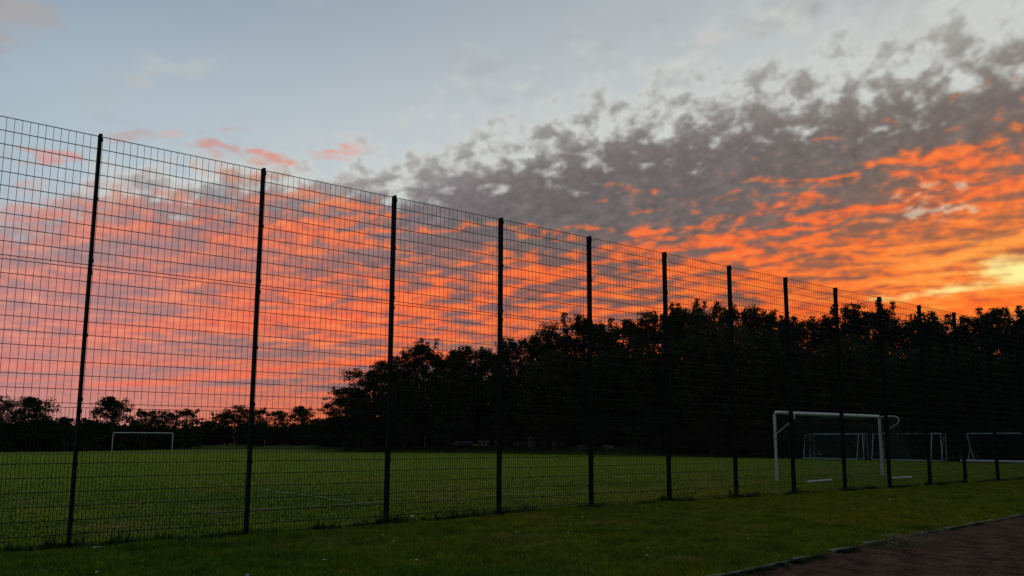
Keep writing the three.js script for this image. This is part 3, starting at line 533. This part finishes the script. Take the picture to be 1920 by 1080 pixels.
{
  const spots = [];
  while (spots.length < 60000) { const A = rr(-20, 56), N = 0.2 + 80 * rnd() ** 2.8, [x, z] = W2(A, N); if (!inView(x, z)) continue; spots.push([x, height(x, z), z, rr(1, 1.7) * (1 + N * 0.02), rr(0.4, 0.85)]); }
  scatter('pitch_grass', 'mown grass of the pitch behind the fence', tuftGeo(16, 0.05, 0.006, 0.14, 0.9), spots, (x, z) => bladeCol(x, z).map((v) => v * 1.3), 'grass');
}
{
  const spots = [];
  for (let i = 0; i < 3600; i++) { const A = rr(-4, 40), t = noise(A * 0.9, 3.3) + 0.6 * noise(A * 2.7, 8.1), post = POSTS.some((p, i) => Math.abs(p - A + 0.12 * Math.sin(i * 5.1)) < 0.12 + 0.12 * Math.sin(i * 2.3)); if (t < 0.1 && !post && rnd() > 0.12) continue; const N = 0.02 + rr(-0.1, 0.1) + 0.08 * noise(A * 1.7, 6.6), [x, z] = W2(A, N); spots.push([x, height(x, z), z, rr(0.6, 1.3), rr(0.3, 1.0) * (post ? 1.3 : 1) * (rnd() < 0.06 ? 2 : 1)]); }
  scatter('fence_weeds', 'dark uncut weeds along the foot of the fence', tuftGeo(14, 0.15, 0.007, 0.08, 0.8), spots, () => { const k = rr(0.5, 2.2); return [0.026 * k, 0.044 * k, 0.012 * k]; }, 'weeds');
}
{
  const spots = [];
  for (let i = 0; i < 6000; i++) { const A = rr(2, 34), e = noise(A * 0.8, 4.4) + 0.5 * noise(A * 3.3, 7.7), N = kerbN(A) + rr(-0.03, 0.1); if (rnd() > 0.55 + 0.6 * e) continue; const [x, z] = W2(A, N); spots.push([x, height(x, z) - 0.01, z, rr(0.5, 0.9), rr(0.4, 0.9 + 0.5 * e)]); }
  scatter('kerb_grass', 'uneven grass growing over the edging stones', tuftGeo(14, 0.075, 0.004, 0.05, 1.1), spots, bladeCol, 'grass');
}
{
  const spots = [];
  for (let i = 0; i < 2600; i++) { const A = rr(3, 20), N = kerbN(A) - 0.05 - Math.abs(rr(0, 0.24)) * rnd() * sst(13, 6, A), d = noise(A * 1.3, 1.1) + 0.7 * noise(A * 4.1, 2.2); if (d < -0.1 || rnd() > sst(15, 7, A) + 0.1) continue; const [x, z] = W2(A, N); spots.push([x, height(x, z), z, rr(0.5, 1.0), rr(0.3, 0.7)]); }
  scatter('kerb_weeds', 'dark weeds hanging over the kerb onto the track', tuftGeo(12, 0.09, 0.005, 0.07, 1.1), spots, () => { const k = rr(0.5, 1.2); return [0.03 * k, 0.045 * k, 0.014 * k]; }, 'weeds');
  const dry = [];
  for (let i = 0; i < 700; i++) { const A = 10 + rr(-1.4, 1.6) * rnd(), N = kerbN(A) + rr(-0.3, 0.1), [x, z] = W2(A, N); dry.push([x, height(x, z), z, rr(0.7, 1.4), rr(0.25, 0.7)]); }
  scatter('dry_straw', 'pale dry straw caught along the kerb', tuftGeo(9, 0.1, 0.004, 0.08, 2.2), dry, () => { const k = rr(0.6, 1.2); return [0.26 * k, 0.19 * k, 0.1 * k]; }, 'straw');
}
{ // small white daisies and scraps
  seed(41);
  const g = []; for (let i = 0; i < 9; i++) g.push(new THREE.PlaneGeometry(0.008, 0.014).rotateX(-Math.PI / 2 + 0.3).translate(0, 0, 0.011).rotateY((i / 9) * 6.283));
  const petals = mergeGeometries(g), eye = new THREE.SphereGeometry(0.006, 8, 5).scale(1, 0.6, 1), yellow = std([0.5, 0.35, 0.03], 0.8);
  let first = null;
  for (let i = 0; i < 46; i++) {
    let x, z, A, N; do { A = rr(-2, 22); N = rr(-7.5, 1.5); [x, z] = W2(A, N); } while (!inView(x, z) || N < kerbN(A) + 0.4 || (Math.abs(N) < 0.3));
    let d;
    if (!first) { d = first = thing('daisy', 'tiny white daisy in the short grass by the fence', 'flower', [0, 0, 0], 0, 'white daisies dotting the grass'); part('petals', petals, M.petal, d); part('flower_centre', eye, yellow, d); part('stem', bar([0, -0.06, 0], [0, 0, 0], 0.0015, 4), M.leafWarm, d); }
    else { d = first.clone(); d.name = numbered('daisy'); scene.add(d); }
    d.position.set(x, height(x, z) + 0.062, z); d.rotation.set(rr(-0.3, 0.5), rnd() * 6, rr(-0.3, 0.3)); d.scale.setScalar(rr(0.7, 1.1));
  }
  for (const [A, N, l] of [[0.32, -0.28, 'small crumpled white paper scrap at foot of the first fence post'], [6.05, 0.75, 'small white paper scrap behind the fence right of the third post']]) {
    const s = thing('paper_scrap', l, 'litter', at(A, N, 0.05), rnd() * 6), p = new THREE.PlaneGeometry(0.11, 0.07, 5, 4).rotateX(-Math.PI / 2), q = p.attributes.position; for (let i = 0; i < q.count; i++) q.setY(i, 0.025 * noise(q.getX(i) * 30 + A, q.getZ(i) * 30)); p.computeVertexNormals();
    part('sheet', p, std([0.7, 0.7, 0.68], 0.8, { side: THREE.DoubleSide }), s);
  }
}

renderer.render(scene, camera);
